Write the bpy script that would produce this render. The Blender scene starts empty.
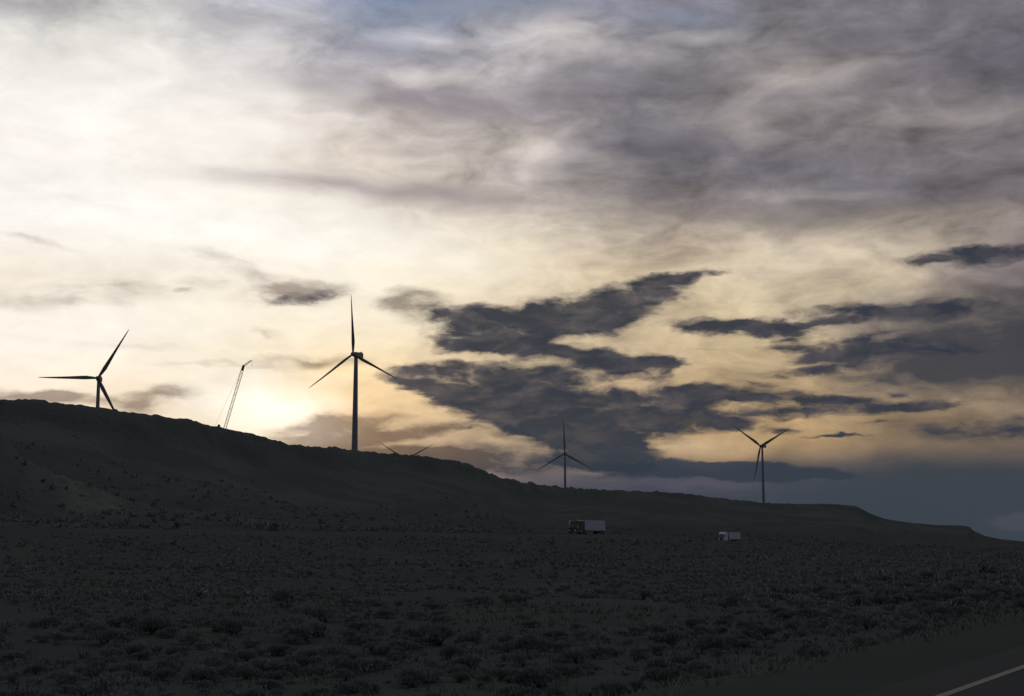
import bpy, bmesh, math, random, os
import numpy as np
from mathutils import Vector, Matrix

SKY_ONLY = False
rnd = random.Random(7)
scene = bpy.context.scene
col = scene.collection
R = math.radians

# ------------------------------------------------------------------ camera
F = 1422.0                       # focal length in pixels of a 1024 px wide frame
CAM_Z = 3.0
HOR = 544.0                      # image row of the horizon
TH = math.atan((HOR - 348.0) / F)
cam_d = bpy.data.cameras.new('camera')
cam = bpy.data.objects.new('camera', cam_d)
col.objects.link(cam)
cam.location = (0, 0, CAM_Z)
cam.rotation_euler = (math.pi / 2 + TH, 0, 0)
cam_d.sensor_width = 36.0
cam_d.lens = F / 1024 * 36.0
cam_d.clip_start = 0.1
cam_d.clip_end = 40000
scene.camera = cam
scene.view_settings.view_transform = 'Standard'
scene.view_settings.look = 'None'
scene.view_settings.exposure = 0
scene.cycles.use_denoising = True
scene.cycles.max_bounces = 4


def azel(px, py):
    """azimuth / elevation (radians) of a line of sight of the photograph"""
    x = (px - 512.0) / F
    y = (348.0 - py) / F
    dy = math.cos(TH) - y * math.sin(TH)
    dz = math.sin(TH) + y * math.cos(TH)
    return math.atan2(x, dy), math.atan2(dz, math.hypot(x, dy))


def height_at(px, py, r):
    return CAM_Z + r * math.tan(azel(px, py)[1])


def lin(c):
    out = []
    for v in c:
        v = v / 255.0
        out.append(v / 12.92 if v <= 0.04045 else ((v + 0.055) / 1.055) ** 2.4)
    return (*out, 1.0)


# ------------------------------------------------------------------ node helper
class NT:
    def __init__(s, tree):
        s.t = tree
        s.t.nodes.clear()

    def n(s, typ, **kw):
        nd = s.t.nodes.new(typ)
        for k, v in kw.items():
            setattr(nd, k, v)
        return nd

    def put(s, sock, v):
        if v is None:
            return
        if isinstance(v, bpy.types.NodeSocket):
            s.t.links.new(v, sock)
        else:
            sock.default_value = v

    def m(s, op, a, b=None, c=None, clamp=False):
        nd = s.n('ShaderNodeMath', operation=op, use_clamp=clamp)
        s.put(nd.inputs[0], a)
        s.put(nd.inputs[1], b)
        s.put(nd.inputs[2], c)
        return nd.outputs[0]

    def v(s, op, a, b=None, c=None, scale=None):
        nd = s.n('ShaderNodeVectorMath', operation=op)
        s.put(nd.inputs[0], a)
        s.put(nd.inputs[1], b)
        s.put(nd.inputs[2], c)
        if scale is not None:
            s.put(nd.inputs['Scale'], scale)
        return nd.outputs[0]

    def rng(s, x, a, b, lo=0.0, hi=1.0, smooth=True):
        nd = s.n('ShaderNodeMapRange')
        nd.interpolation_type = 'SMOOTHSTEP' if smooth else 'LINEAR'
        s.put(nd.inputs[0], x)
        s.put(nd.inputs[1], a)
        s.put(nd.inputs[2], b)
        s.put(nd.inputs[3], lo)
        s.put(nd.inputs[4], hi)
        return nd.outputs[0]

    def noise(s, vec, scale, detail=4, rough=0.55, dist=0.0, dims='3D', color=False, lac=2.0):
        nd = s.n('ShaderNodeTexNoise', noise_dimensions=dims)
        s.put(nd.inputs['Vector'], vec)
        nd.inputs['Scale'].default_value = scale
        nd.inputs['Detail'].default_value = detail
        nd.inputs['Roughness'].default_value = rough
        nd.inputs['Lacunarity'].default_value = lac
        nd.inputs['Distortion'].default_value = dist
        return nd.outputs['Color' if color else 'Fac']

    def mix(s, f, a, b, blend='MIX', clampf=True):
        nd = s.n('ShaderNodeMix', data_type='RGBA', blend_type=blend)
        nd.clamp_factor = clampf
        s.put(nd.inputs[0], f)
        s.put(nd.inputs[6], a)
        s.put(nd.inputs[7], b)
        return nd.outputs[2]

    def ramp(s, f, stops, interp='LINEAR'):
        nd = s.n('ShaderNodeValToRGB')
        cr = nd.color_ramp
        cr.interpolation = interp
        while len(cr.elements) > 1:
            cr.elements.remove(cr.elements[-1])
        cr.elements[0].position = stops[0][0]
        cr.elements[0].color = stops[0][1]
        for p, c in stops[1:]:
            e = cr.elements.new(p)
            e.color = c
        s.put(nd.inputs[0], f)
        return nd.outputs[0]

    def xyz(s, x, y, z=0.0):
        nd = s.n('ShaderNodeCombineXYZ')
        s.put(nd.inputs[0], x)
        s.put(nd.inputs[1], y)
        s.put(nd.inputs[2], z)
        return nd.outputs[0]

    def sep(s, v):
        nd = s.n('ShaderNodeSeparateXYZ')
        s.put(nd.inputs[0], v)
        return nd.outputs


# ------------------------------------------------------------------ sky and light
SUN_AZ, SUN_EL = azel(275, 405)


def build_world():
    w = bpy.data.worlds.new('World')
    scene.world = w
    w.use_nodes = True
    n = NT(w.node_tree)
    K = F / 100.0                                   # sky coordinates: hundredths of the focal length
    d = n.n('ShaderNodeTexCoord').outputs['Generated']
    dn = n.v('NORMALIZE', d)
    sx, sy, sz = n.sep(dn)
    az = n.m('ARCTAN2', sx, sy)
    el = n.m('ARCSINE', sz)
    U = n.m('MULTIPLY', az, K)
    V = n.m('MULTIPLY', el, K)
    P = n.xyz(U, V)

    def uv(px, py):
        a, e = azel(px, py)
        return a * K, e * K

    # wind-drawn domain warp: broad, then fine
    st = n.v('MULTIPLY', P, (0.55, 1.3, 1.0))
    w1 = n.v('SUBTRACT', n.noise(st, 1.6, 2, 0.45, color=True), (0.5, 0.5, 0.5))
    w2 = n.v('SUBTRACT', n.noise(n.v('ADD', st, (7.3, 2.1, 4.0)), 5.0, 4, 0.52, color=True), (0.5, 0.5, 0.5))
    Ps = n.v('ADD', P, n.v('MULTIPLY', w1, (0.8, 0.28, 0.0)))
    Ps = n.v('ADD', Ps, n.v('MULTIPLY', w2, (0.16, 0.07, 0.0)))
    Pc = n.v('ADD', P, n.v('MULTIPLY', w1, (0.34, 0.14, 0.0)))
    Pc = n.v('ADD', Pc, n.v('MULTIPLY', w2, (0.34, 0.15, 0.0)))

    # ---- light behind the cloud deck: elevation ramps for nine compass bearings
    ys = [0, 40, 80, 120, 160, 200, 240, 280, 320, 360, 400, 440, 480, 520]
    grid = {
        0: [(172, 170, 170), (228, 225, 219), (249, 247, 242), (250, 247, 242), (249, 245, 240), (250, 248, 244), (251, 246, 238), (240, 229, 210), (255, 250, 240), (255, 249, 238), (250, 234, 208), (230, 205, 170), (120, 110, 105), (80, 80, 90)],
        128: [(196, 194, 192), (238, 235, 230), (252, 249, 244), (251, 247, 242), (251, 247, 240), (255, 253, 248), (255, 252, 246), (243, 233, 214), (255, 251, 241), (255, 244, 226), (250, 232, 204), (225, 200, 165), (120, 110, 105), (80, 80, 90)],
        256: [(178, 179, 184), (204, 201, 201), (230, 225, 221), (250, 246, 240), (243, 236, 226), (253, 248, 238), (255, 254, 250), (252, 243, 226), (254, 246, 229), (251, 234, 204), (255, 255, 248), (255, 234, 194), (140, 120, 105), (80, 80, 90)],
        384: [(118, 135, 162), (166, 166, 173), (166, 160, 162), (196, 186, 178), (218, 208, 194), (212, 200, 186), (255, 252, 244), (254, 246, 226), (253, 241, 215), (252, 228, 184), (250, 215, 162), (214, 182, 142), (105, 98, 104), (74, 76, 88)],
        512: [(134, 139, 152), (182, 177, 176), (176, 170, 172), (168, 159, 156), (174, 165, 158), (182, 172, 162), (242, 232, 212), (238, 223, 195), (228, 209, 176), (220, 198, 162), (214, 188, 146), (196, 170, 134), (98, 94, 104), (70, 74, 84)],
        640: [(130, 130, 140), (148, 144, 148), (128, 124, 128), (120, 116, 121), (120, 116, 120), (134, 127, 126), (186, 170, 150), (206, 188, 158), (208, 188, 154), (200, 177, 142), (186, 160, 124), (206, 172, 122), (76, 77, 88), (64, 72, 82)],
        768: [(118, 116, 121), (124, 120, 123), (152, 145, 140), (134, 128, 128), (122, 117, 121), (116, 112, 117), (200, 186, 162), (213, 197, 167), (210, 191, 155), (200, 176, 137), (186, 158, 118), (200, 166, 118), (72, 75, 86), (60, 69, 79)],
        896: [(120, 115, 120), (118, 113, 118), (126, 121, 123), (137, 129, 127), (118, 113, 117), (106, 103, 109), (196, 181, 158), (186, 171, 148), (150, 137, 122), (140, 126, 110), (166, 144, 112), (140, 118, 92), (63, 68, 77), (58, 66, 74)],
        1024: [(120, 115, 120), (104, 101, 108), (106, 102, 108), (124, 118, 119), (118, 111, 114), (112, 107, 111), (146, 134, 126), (112, 104, 106), (90, 85, 88), (84, 80, 82), (128, 113, 95), (112, 98, 88), (62, 68, 77), (66, 71, 80)],
    }
    us, vs, _ = n.sep(Ps)
    us = n.sep(n.v('ADD', P, n.v('MULTIPLY', w1, (2.4, 0.0, 0.0))))[0]
    v0, v1 = uv(512, 540)[1], uv(512, -20)[1]
    fac = n.m('DIVIDE', n.m('SUBTRACT', vs, v0), v1 - v0)
    cur, last = None, None
    for px in sorted(grid):
        stops = []
        for y, c in zip(reversed(ys), reversed(grid[px])):
            stops.append(((uv(px, y)[1] - v0) / (v1 - v0), lin(c)))
        stops = [(min(max(p, 0.0), 1.0), c) for p, c in stops]
        r = n.ramp(fac, stops, 'B_SPLINE')
        u = uv(px, 260)[0]
        if cur is None:
            cur = r
        else:
            cur = n.mix(n.rng(us, last, u, smooth=False), cur, r)
        last = u

    # ---- blobs: an elliptical falloff in a given direction of the sky
    def field(vec, blobs):
        acc = None
        for (x, y, rx, ry, rot, wt) in blobs:
            mp = n.n('ShaderNodeMapping', vector_type='TEXTURE')
            n.put(mp.inputs['Vector'], vec)
            u, v = uv(x, y)
            mp.inputs['Location'].default_value = (u, v, 0)
            mp.inputs['Rotation'].default_value = (0, 0, R(-rot))
            mp.inputs['Scale'].default_value = (rx / 100 * 1.6, ry / 100 * 1.6, 1)
            g = n.n('ShaderNodeTexGradient', gradient_type='SPHERICAL')
            n.put(g.inputs[0], mp.outputs[0])
            o = g.outputs['Fac']
            acc = n.m('MULTIPLY', o, wt) if acc is None else n.m('MULTIPLY_ADD', o, wt, acc)
        return acc

    # ---- high veil: soft mauve-grey sheets
    veil = [
        (390, 97, 90, 17, 4, .9), (480, 106, 70, 17, 2, .9), (300, 92, 50, 12, 15, .6), (340, 186, 120, 13, 3, 1.0), (450, 196, 90, 12, 4, .8), (280, 180, 60, 7, 2, .4),
        (430, 150, 60, 7, 0, .3), (592, 92, 46, 22, 0, 1.0), (672, 148, 54, 16, -4, 1.2), (690, 84, 50, 14, -6, .8), (780, 100, 50, 8, -14, .4),
        (720, 213, 100, 8, 0, .7), (890, 210, 110, 11, -2, 1.1), (800, 165, 120, 7, -4, .6), (960, 178, 80, 8, 0, .6), (960, 66, 80, 12, -4, .7), (860, 40, 90, 9, -10, .5),
        (640, 188, 70, 10, 0, .5), (20, 8, 60, 10, 0, .6), (235, 14, 80, 10, 4, .4), (340, 44, 80, 12, 10, .4),
        (940, 362, 120, 26, -4, 1.1), (1010, 300, 60, 30, 0, .5), (820, 480, 200, 10, 0, .2),
    ]
    fv = field(Ps, veil)
    tl = n.v('ADD', P, n.v('MULTIPLY', w1, (0.9, 0.25, 0.0)))
    streak = n.noise(n.v('MULTIPLY', tl, (0.6, 1.25, 1)), 1.7, 6, 0.58, 0.0)
    fine = n.noise(n.v('MULTIPLY', tl, (0.65, 1.5, 1)), 4.6, 5, 0.62, 0.0)
    tex = n.m('ADD', n.m('MULTIPLY', n.m('SUBTRACT', streak, 0.5), 1.0), n.m('MULTIPLY', n.m('SUBTRACT', fine, 0.5), 0.55))
    # the texture shows most where the deck is grey, hardly at all in the glare
    lum = n.n('ShaderNodeRGBToBW')
    n.put(lum.inputs[0], cur)
    greyness = n.rng(lum.outputs[0], 0.95, 0.30, 0.2, 0.95)
    up = n.rng(vs, uv(512, 480)[1], uv(512, 400)[1], 0.25, 1.0)
    mod = n.m('ADD', 1.0, n.m('MULTIPLY', n.m('MULTIPLY', tex, n.m('MULTIPLY', greyness, up)), 1.75))
    base = n.v('MULTIPLY', n.v('MULTIPLY', cur, n.xyz(mod, mod, mod)), n.mix(greyness, (1.01, 0.985, 0.955, 1), (0.985, 0.985, 1.03, 1)))
    va = n.m('MULTIPLY', fv, n.m('ADD', 0.75, n.m('MULTIPLY', tex, 1.6)))
    va = n.rng(va, 0.0, 1.0, 0.0, 0.72, smooth=False)
    veilcol = n.v('MULTIPLY', base, (0.55, 0.53, 0.60))
    veilcol = n.mix(0.22, veilcol, lin((108, 100, 112)))
    base = n.mix(va, base, veilcol)

    # ---- bright thin openings
    glow = field(Ps, [(300, 415, 62, 26, 10, .45), (190, 222, 170, 8, 10, .04),
                      (812, 77, 62, 12, -4, .26), (752, 124, 26, 16, 30, .16), (950, 112, 70, 8, 0, .14), (805, 194, 60, 5, 0, .1), (542, 158, 44, 18, 0, .22), (640, 60, 30, 10, 0, .12), (810, 258, 90, 14, -4, .16), (560, 20, 26, 16, 0, .2), (425, 36, 40, 9, 4, .3), (425, 78, 44, 8, 0, .28), (700, 41, 34, 5, -3, .24), (560, 42, 54, 14, 4, .26), (500, 72, 40, 8, 0, .15),
                      (690, 443, 46, 9, -4, .12), (560, 150, 30, 14, -30, .15), (525, 150, 30, 8, 0, .3)])
    gcol = n.v('SCALE', lin((255, 243, 228))[:3], None, None, scale=n.m('MULTIPLY', glow, 0.8))
    base = n.v('ADD', base, gcol)
    # blue openings
    blue = field(Ps, [(440, 5, 60, 9, 2, 1.2), (540, 6, 60, 11, 0, .6), (675, 22, 60, 15, 6, .6), (370, 22, 50, 12, 15, .4), (425, 50, 42, 9, 0, .35), (225, 20, 40, 12, 20, .25)])
    sky = n.n('ShaderNodeTexSky', sky_type='NISHITA')
    sky.sun_disc = False
    sky.sun_elevation = SUN_EL
    sky.sun_rotation = SUN_AZ
    sky.air_density = 1.2
    nish = n.v('SCALE', sky.outputs[0], None, None, scale=0.10)
    bluecol = n.mix(0.25, lin((112, 134, 168)), nish)
    base = n.mix(n.m('MULTIPLY', n.m('ADD', blue, n.m('MULTIPLY', tex, n.m('MULTIPLY', blue, 1.2))), 0.8, clamp=True), base, bluecol)

    # ---- low ragged stratocumulus, dark against the light
    crisp = [
        (678, 279, 40, 5, -9, 1.0), (622, 305, 56, 15, -14, 1.1), (575, 312, 46, 18, 0, .85), (500, 321, 68, 14, -3, 1.0), (465, 316, 30, 10, 0, .5),
        (545, 336, 66, 10, -8, .75), (470, 341, 44, 11, 0, .7), (605, 363, 66, 13, 5, 1.15), (560, 352, 50, 6, 4, .5),
        (510, 348, 46, 7, 3, .55), (662, 361, 24, 5, 2, .7), (672, 370, 14, 5, -30, .4),
        (411, 371, 26, 8, 0, 1.0), (425, 386, 34, 6, 4, .9), (500, 374, 62, 10, 5, 1.0), (470, 393, 52, 9, 6, .7),
        (540, 397, 86, 18, 4, .85), (530, 420, 62, 12, 6, .9), (585, 430, 80, 14, 4, .95), (470, 432, 18, 3, -4, .5),
        (640, 398, 84, 10, 2, .55), (600, 452, 46, 16, 8, 1.2), (575, 440, 60, 14, 4, .6), (520, 408, 70, 16, 6, .5), (560, 462, 46, 8, 0, .5), (625, 463, 40, 7, 3, .8),
        (735, 396, 68, 8, 2, 1.1), (690, 419, 66, 10, 0, 1.05), (650, 412, 50, 10, 0, .5), (735, 424, 22, 5, 8, .5), (843, 401, 34, 6, 2, 1.0), (912, 408, 50, 5.5, -4, 1.15),
        (800, 413, 40, 6, 2, .95), (860, 411, 44, 4, 0, .4), (778, 431, 16, 4, 3, .85), (837, 437, 28, 1.6, 0, 1.1),
        (728, 326, 60, 7, 1, 1.15), (790, 330, 30, 5, 4, .7), (830, 322, 34, 3.5, 0, .7), (800, 357, 26, 3, -4, .6), (770, 347, 30, 3, 3, .5), (745, 381, 24, 3, 12, .5), (880, 425, 20, 2.4, 0, .7), (900, 394, 12, 3, 0, .7), (690, 386, 30, 5, 0, .5), (760, 322, 34, 4, -4, .5), (788, 338, 12, 7, 0, .7), (865, 348, 66, 8, 0, 1.2), (915, 352, 64, 5, 0, .7), (880, 333, 26, 3.5, -10, .8),
        (895, 311, 80, 8, 0, 1.1), (822, 367, 38, 5.5, -4, 1.2), (765, 375, 22, 3, 10, .4), (980, 256, 60, 8, 0, 1.15), (935, 259, 14, 3, 0, .5),
        (436, 307, 22, 7, 5, .35), (310, 296, 36, 6, -6, .75), (278, 302, 26, 4, -6, .4),
        (1008, 427, 70, 9, -3, .7), (990, 395, 60, 5, 0, .25), (720, 349, 30, 1.5, 3, .3),
    ]
    fc = field(Pc, crisp)
    cn = n.noise(n.v('MULTIPLY', Pc, (0.75, 2.3, 1)), 3.0, 6, 0.56, 0.0)
    cn2 = n.noise(n.v('MULTIPLY', Pc, (1.1, 1.8, 1)), 10.0, 3, 0.55)
    near = n.rng(fc, 0.02, 0.28)
    dens = n.m('ADD', fc, n.m('MULTIPLY', near, n.m('ADD', n.m('MULTIPLY', n.m('SUBTRACT', cn, 0.5), 1.6), n.m('MULTIPLY', n.m('SUBTRACT', cn2, 0.5), 0.3))))
    ca = n.rng(dens, 0.05, 0.80)
    # soft skirts round the same clouds and the faint brown scraps on the left
    soft = field(Pc, [(520, 385, 120, 52, 5, .40), (600, 330, 110, 34, -8, .28), (700, 410, 130, 20, 0, .35), (330, 290, 70, 16, -4, .12),
                      (350, 188, 125, 13, 3, .3), (120, 240, 90, 6, 8, .12), (292, 295, 52, 9, -6, 1.0), (255, 276, 44, 7, 20, .6), (412, 303, 36, 13, 0, 1.2), (264, 330, 16, 4, 0, .5), (270, 336, 10, 3, 0, .4),
                      (310, 361, 60, 6, -2, .8), (200, 364, 60, 3, 2, .4), (162, 396, 34, 9, -12, .95), (128, 405, 30, 10, 0, .4), (30, 396, 54, 7, 3, 1.1), (52, 393, 26, 6, 0, .8), (100, 402, 50, 5, 8, .4),
                      (350, 428, 54, 13, -2, 1.5), (430, 432, 64, 6, -6, .8), (320, 440, 50, 8, 5, .6), (30, 240, 40, 3, 12, .45), (187, 293, 10, 2.6, 0, .5), (60, 300, 110, 9, -4, .5), (150, 286, 120, 7, -4, .42), (250, 262, 80, 5, 6, .25), (60, 340, 120, 5, 2, .2), (180, 345, 90, 5, -3, .22), (90, 205, 120, 7, 10, .2), (150, 150, 130, 8, 12, .2),
                      (400, 455, 100, 8, 5, 1.1), (455, 452, 60, 8, 0, 1.0), (500, 464, 70, 9, 6, .9), (965, 363, 120, 24, -4, 1.3), (880, 335, 110, 18, 0, .45), (880, 312, 90, 12, 0, .5), (1010, 335, 70, 30, 0, .7), (1010, 292, 60, 14, 0, .5), (720, 326, 60, 11, 0, .25),
                      (985, 425, 90, 14, -3, .6), (940, 260, 60, 8, 0, .2), (70, 430, 200, 14, 0, .2)])
    softn = n.m('MULTIPLY', soft, n.m('ADD', 0.9, n.m('MULTIPLY', n.m('SUBTRACT', cn, 0.5), 2.4)))
    sa = n.rng(softn, 0.03, 0.95, 0.0, 0.92)
    softcol = n.mix(n.rng(us, uv(300, 300)[0], uv(620, 300)[0]), n.v('MULTIPLY', base, (.37, .335, .34)), lin((66, 67, 74)))
    base = n.mix(sa, base, softcol)
    # slate bank along the skyline on the right
    bank = n.rng(vs, uv(700, 478)[1], uv(700, 448)[1], 1.0, 0.0)
    side = n.rng(us, uv(470, 460)[0], uv(640, 460)[0])
    edge = n.m('MULTIPLY', bank, side)
    low = field(Pc, [(715, 469, 96, 8, 3, 1.0), (800, 478, 60, 5, 0, .5), (620, 475, 60, 7, 0, .35)])
    lown = n.rng(n.m('ADD', low, n.m('MULTIPLY', n.m('MULTIPLY', n.m('SUBTRACT', cn, 0.5), 0.9), n.rng(low, .02, .25))), 0.12, 0.45)
    hn = n.noise(n.v('MULTIPLY', Ps, (0.35, 2.4, 1)), 1.6, 5, 0.55)
    bankcol = n.mix(n.rng(hn, 0.35, 0.68), lin((60, 67, 80)), lin((88, 86, 100)))
    bankcol = n.mix(n.rng(us, uv(640, 490)[0], uv(860, 490)[0]), bankcol, lin((59, 67, 76)))
    base = n.mix(n.m('MULTIPLY', edge, 0.85), base, bankcol)
    base = n.mix(n.rng(field(Pc, [(1022, 524, 30, 9, 0, 1.0), (1100, 520, 60, 10, 0, .8)]), .1, .7, 0, .4), base, lin((86, 84, 95)))
    base = n.mix(n.m('MULTIPLY', lown, 0.92), base, lin((54, 62, 74)))
    shade = n.noise(n.v('MULTIPLY', Pc, (0.9, 2.0, 1)), 2.6, 5, 0.58, 0.0)
    ccol = n.mix(n.rng(shade, 0.42, 0.66), lin((52, 57, 68)), lin((80, 77, 83)))
    ccol = n.mix(n.rng(dens, 0.6, 2.0, 0, .8), ccol, lin((56, 60, 69)))
    ccol = n.mix(n.rng(V, uv(580, 405)[1], uv(580, 455)[1], 0, .8), ccol, lin((51, 59, 70)))
    ccol = n.mix(n.rng(U, uv(330, 400)[0], uv(480, 300)[0], 0.55, 0.0), ccol, lin((112, 100, 100)))
    base = n.mix(n.m('MULTIPLY', ca, n.rng(cn, .36, .56, .92, .98)), base, ccol)

    # ---- outside the photographed part of the sky: the same overcast, dim in the east
    dusk = n.mix(n.rng(n.noise(dn, 3.0, 5, 0.6), 0.35, 0.65), (0.58, 0.575, 0.585, 1), (0.90, 0.875, 0.88, 1))
    dusk = n.mix(0.3, dusk, nish)
    east = n.mix(n.rng(n.noise(dn, 3.4, 5, 0.6), 0.35, 0.65), (0.14, 0.16, 0.21, 1), (0.20, 0.22, 0.27, 1))
    dusk = n.mix(n.rng(sy, 0.35, -0.35), dusk, east)
    aaz = n.m('ABSOLUTE', az)
    out = n.m('MAXIMUM', n.rng(aaz, 0.42, 0.95), n.rng(el, 0.40, 0.75))
    base = n.mix(out, base, dusk)
    base = n.mix(n.rng(sz, -0.01, -0.05), base, (0.012, 0.012, 0.013, 1))

    bg = n.n('ShaderNodeBackground')
    n.put(bg.inputs[0], base)
    bg.inputs[1].default_value = 1.0
    o = n.n('ShaderNodeOutputWorld')
    w.node_tree.links.new(bg.outputs[0], o.inputs[0])


build_world()
sun_d = bpy.data.lights.new('sun', 'SUN')
sun_d.energy = 0.5
sun_d.angle = R(10)
sun_d.color = (1.0, 0.86, 0.66)
sun = bpy.data.objects.new('sun', sun_d)
col.objects.link(sun)
sd = Vector((math.sin(SUN_AZ) * math.cos(SUN_EL), math.cos(SUN_AZ) * math.cos(SUN_EL), math.sin(SUN_EL)))
sun.rotation_euler = sd.to_track_quat('Z', 'Y').to_euler()
sun.location = (0, 0, 300)


# ------------------------------------------------------------------ materials
def material(name, build):
    m = bpy.data.materials.new(name)
    m.use_nodes = True
    n = NT(m.node_tree)
    b = n.n('ShaderNodeBsdfPrincipled')
    o = n.n('ShaderNodeOutputMaterial')
    m.node_tree.links.new(b.outputs[0], o.inputs[0])
    build(n, b)
    return m


def plain(name, c, rough=0.6, var=0.12, scale=3.0, metal=0.0, spec=0.4):
    def f(n, b):
        tc = n.n('ShaderNodeTexCoord').outputs['Object']
        ns = n.noise(tc, scale, 5, 0.6)
        hi = tuple(min(1, v * (1 + var)) for v in c[:3]) + (1,)
        lo = tuple(v * (1 - var) for v in c[:3]) + (1,)
        n.put(b.inputs['Base Color'], n.mix(n.rng(ns, .35, .65), lo, hi))
        b.inputs['Roughness'].default_value = rough
        b.inputs['Metallic'].default_value = metal
        b.inputs['Specular IOR Level'].default_value = spec
    return material(name, f)


def ground_mat(n, b):
    g = n.n('ShaderNodeNewGeometry').outputs['Position']
    at = n.n('ShaderNodeAttribute', attribute_name='dry')
    n1 = n.noise(g, 0.02, 6, 0.62)
    n2 = n.noise(g, 0.12, 6, 0.62)
    n3 = n.noise(g, 1.3, 6, 0.65)
    n4 = n.noise(g, 0.35, 4, 0.6)
    c = n.mix(n.rng(n1, .38, .62), (.040, .044, .042, 1), (.048, .048, .050, 1))
    c = n.mix(n.rng(n2, .46, .72, 0, .8), c, (.060, .063, .054, 1))
    c = n.mix(n.rng(n3, .35, .7, 0, .6), c, (.042, .044, .043, 1))
    c = n.mix(n.m('MULTIPLY', at.outputs['Fac'], n.rng(n2, .3, .6, .45, 1.0)), c, (.098, .096, .084, 1))
    # far slopes: distance haze painted in as a paler tone, mottled with scrub
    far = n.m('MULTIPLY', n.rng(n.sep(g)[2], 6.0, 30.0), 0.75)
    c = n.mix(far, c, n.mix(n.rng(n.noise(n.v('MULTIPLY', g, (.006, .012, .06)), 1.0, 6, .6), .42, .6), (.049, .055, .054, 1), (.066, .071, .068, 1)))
    dk = n.n('ShaderNodeAttribute', attribute_name='verge')
    c = n.mix(n.m('MULTIPLY', dk.outputs['Fac'], .8), c, (.036, .039, .037, 1))
    c = n.mix(n.rng(n4, .48, .64, 0, .5), c, (.038, .045, .043, 1))
    n.put(b.inputs['Base Color'], c)
    b.inputs['Roughness'].default_value = 1.0
    b.inputs['Specular IOR Level'].default_value = 0.0
    bp = n.n('ShaderNodeBump')
    bp.inputs['Strength'].default_value = 0.6
    bp.inputs['Distance'].default_value = 0.25
    n.put(bp.inputs['Height'], n.noise(g, 0.9, 7, 0.65))
    n.put(b.inputs['Normal'], bp.outputs[0])


def asphalt_mat(n, b):
    g = n.n('ShaderNodeNewGeometry').outputs['Position']
    c = n.mix(n.rng(n.noise(g, 0.6, 5, .6), .35, .65), (.024, .027, .029, 1), (.028, .031, .033, 1))
    c = n.mix(n.rng(n.noise(g, 60, 3, .6), .35, .65, 0, .5), c, (.020, .022, .024, 1))
    n.put(b.inputs['Base Color'], c)
    b.inputs['Roughness'].default_value = 1.0
    b.inputs['Specular IOR Level'].default_value = 0.03
    bp = n.n('ShaderNodeBump')
    bp.inputs['Strength'].default_value = 0.3
    bp.inputs['Distance'].default_value = 0.01
    n.put(bp.inputs['Height'], n.noise(g, 90, 3, .6))
    n.put(b.inputs['Normal'], bp.outputs[0])


def paintline_mat(n, b):
    g = n.n('ShaderNodeNewGeometry').outputs['Position']
    c = n.mix(n.rng(n.noise(g, 14, 5, .7), .42, .62), (.068, .061, .046, 1), (.044, .041, .036, 1))
    n.put(b.inputs['Base Color'], c)
    b.inputs['Roughness'].default_value = 0.8


def brush_mat(ca, cb):
    def f(n, b):
        oi = n.n('ShaderNodeObjectInfo')
        g = n.n('ShaderNodeNewGeometry').outputs['Position']
        ns = n.noise(g, 1.1, 4, .6)
        c = n.mix(n.rng(ns, .35, .65), ca, cb)
        gr = n.mix(0.5, ca, (.100, .116, .086, 1))
        c = n.mix(n.rng(n.noise(g, .06, 4, .6), .45, .62), c, gr)
        up_ = n.sep(n.n('ShaderNodeTexCoord').outputs['Normal'])[2]
        n.put(b.inputs['Base Color'], c)
        b.inputs['Roughness'].default_value = 0.95
        b.inputs['Specular IOR Level'].default_value = 0.05
    return f


M = dict(
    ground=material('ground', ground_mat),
    asphalt=material('asphalt', asphalt_mat),
    line=material('yellow_road_paint', paintline_mat),
    sage=material('sagebrush_leaves', brush_mat((.112, .116, .114, 1), (.168, .162, .168, 1))),
    stem=plain('sagebrush_wood', (.035, .03, .027), .95),
    grass=material('dry_grass', brush_mat((.088, .091, .078, 1), (.068, .072, .064, 1))),
    rock=plain('basalt', (.045, .043, .042), .95, .3, .6),
    tower=plain('turbine_coating', (.13, .14, .155), .8, .08, .2),
    blade=plain('blade_coating', (.09, .095, .105), .8, .08, .2),
    crane=plain('crane_paint', (.20, .13, .06), .6),
    steel=plain('dark_steel', (.06, .06, .065), .5, metal=.3),
    white=plain('white_vehicle_paint', (.18, .225, .30), .45, .05, 1.5),
    trailer=plain('trailer_panel', (.135, .165, .24), .5, .06, .7),
    dark=plain('dark_vehicle_paint', (.045, .05, .042), .8, spec=.1),
    silver=plain('bright_metal', (.30, .30, .28), .5, .05, metal=.6),
    tan=plain('tan_panel', (.22, .20, .16), .6),
    rubber=plain('tyre_rubber', (.02, .02, .02), .9),
    glass=plain('vehicle_glass', (.04, .05, .06), .12, spec=.6),
    lamp=plain('headlight_lens', (.7, .7, .68), .2),
)


def tag(o, label=None, cat=None, group=None, kind=None):
    if label: o['label'] = label
    if cat: o['category'] = cat
    if group: o['group'] = group
    if kind: o['kind'] = kind
    return o


def empty(name, loc, rz=0, **kw):
    o = bpy.data.objects.new(name, None)
    col.objects.link(o)
    o.location = loc
    o.rotation_euler = (0, 0, rz)
    o.empty_display_size = 1
    return tag(o, **kw)


def link(name, me, mat, parent=None, smooth=False):
    o = bpy.data.objects.new(name, me)
    col.objects.link(o)
    if mat: me.materials.append(mat)
    if parent: o.parent = parent
    if smooth:
        me.polygons.foreach_set('use_smooth', [True] * len(me.polygons))
    return o


def obj(name, bm, mat, parent=None, smooth=False):
    me = bpy.data.meshes.new(name)
    bm.to_mesh(me)
    bm.free()
    return link(name, me, mat, parent, smooth)


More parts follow.
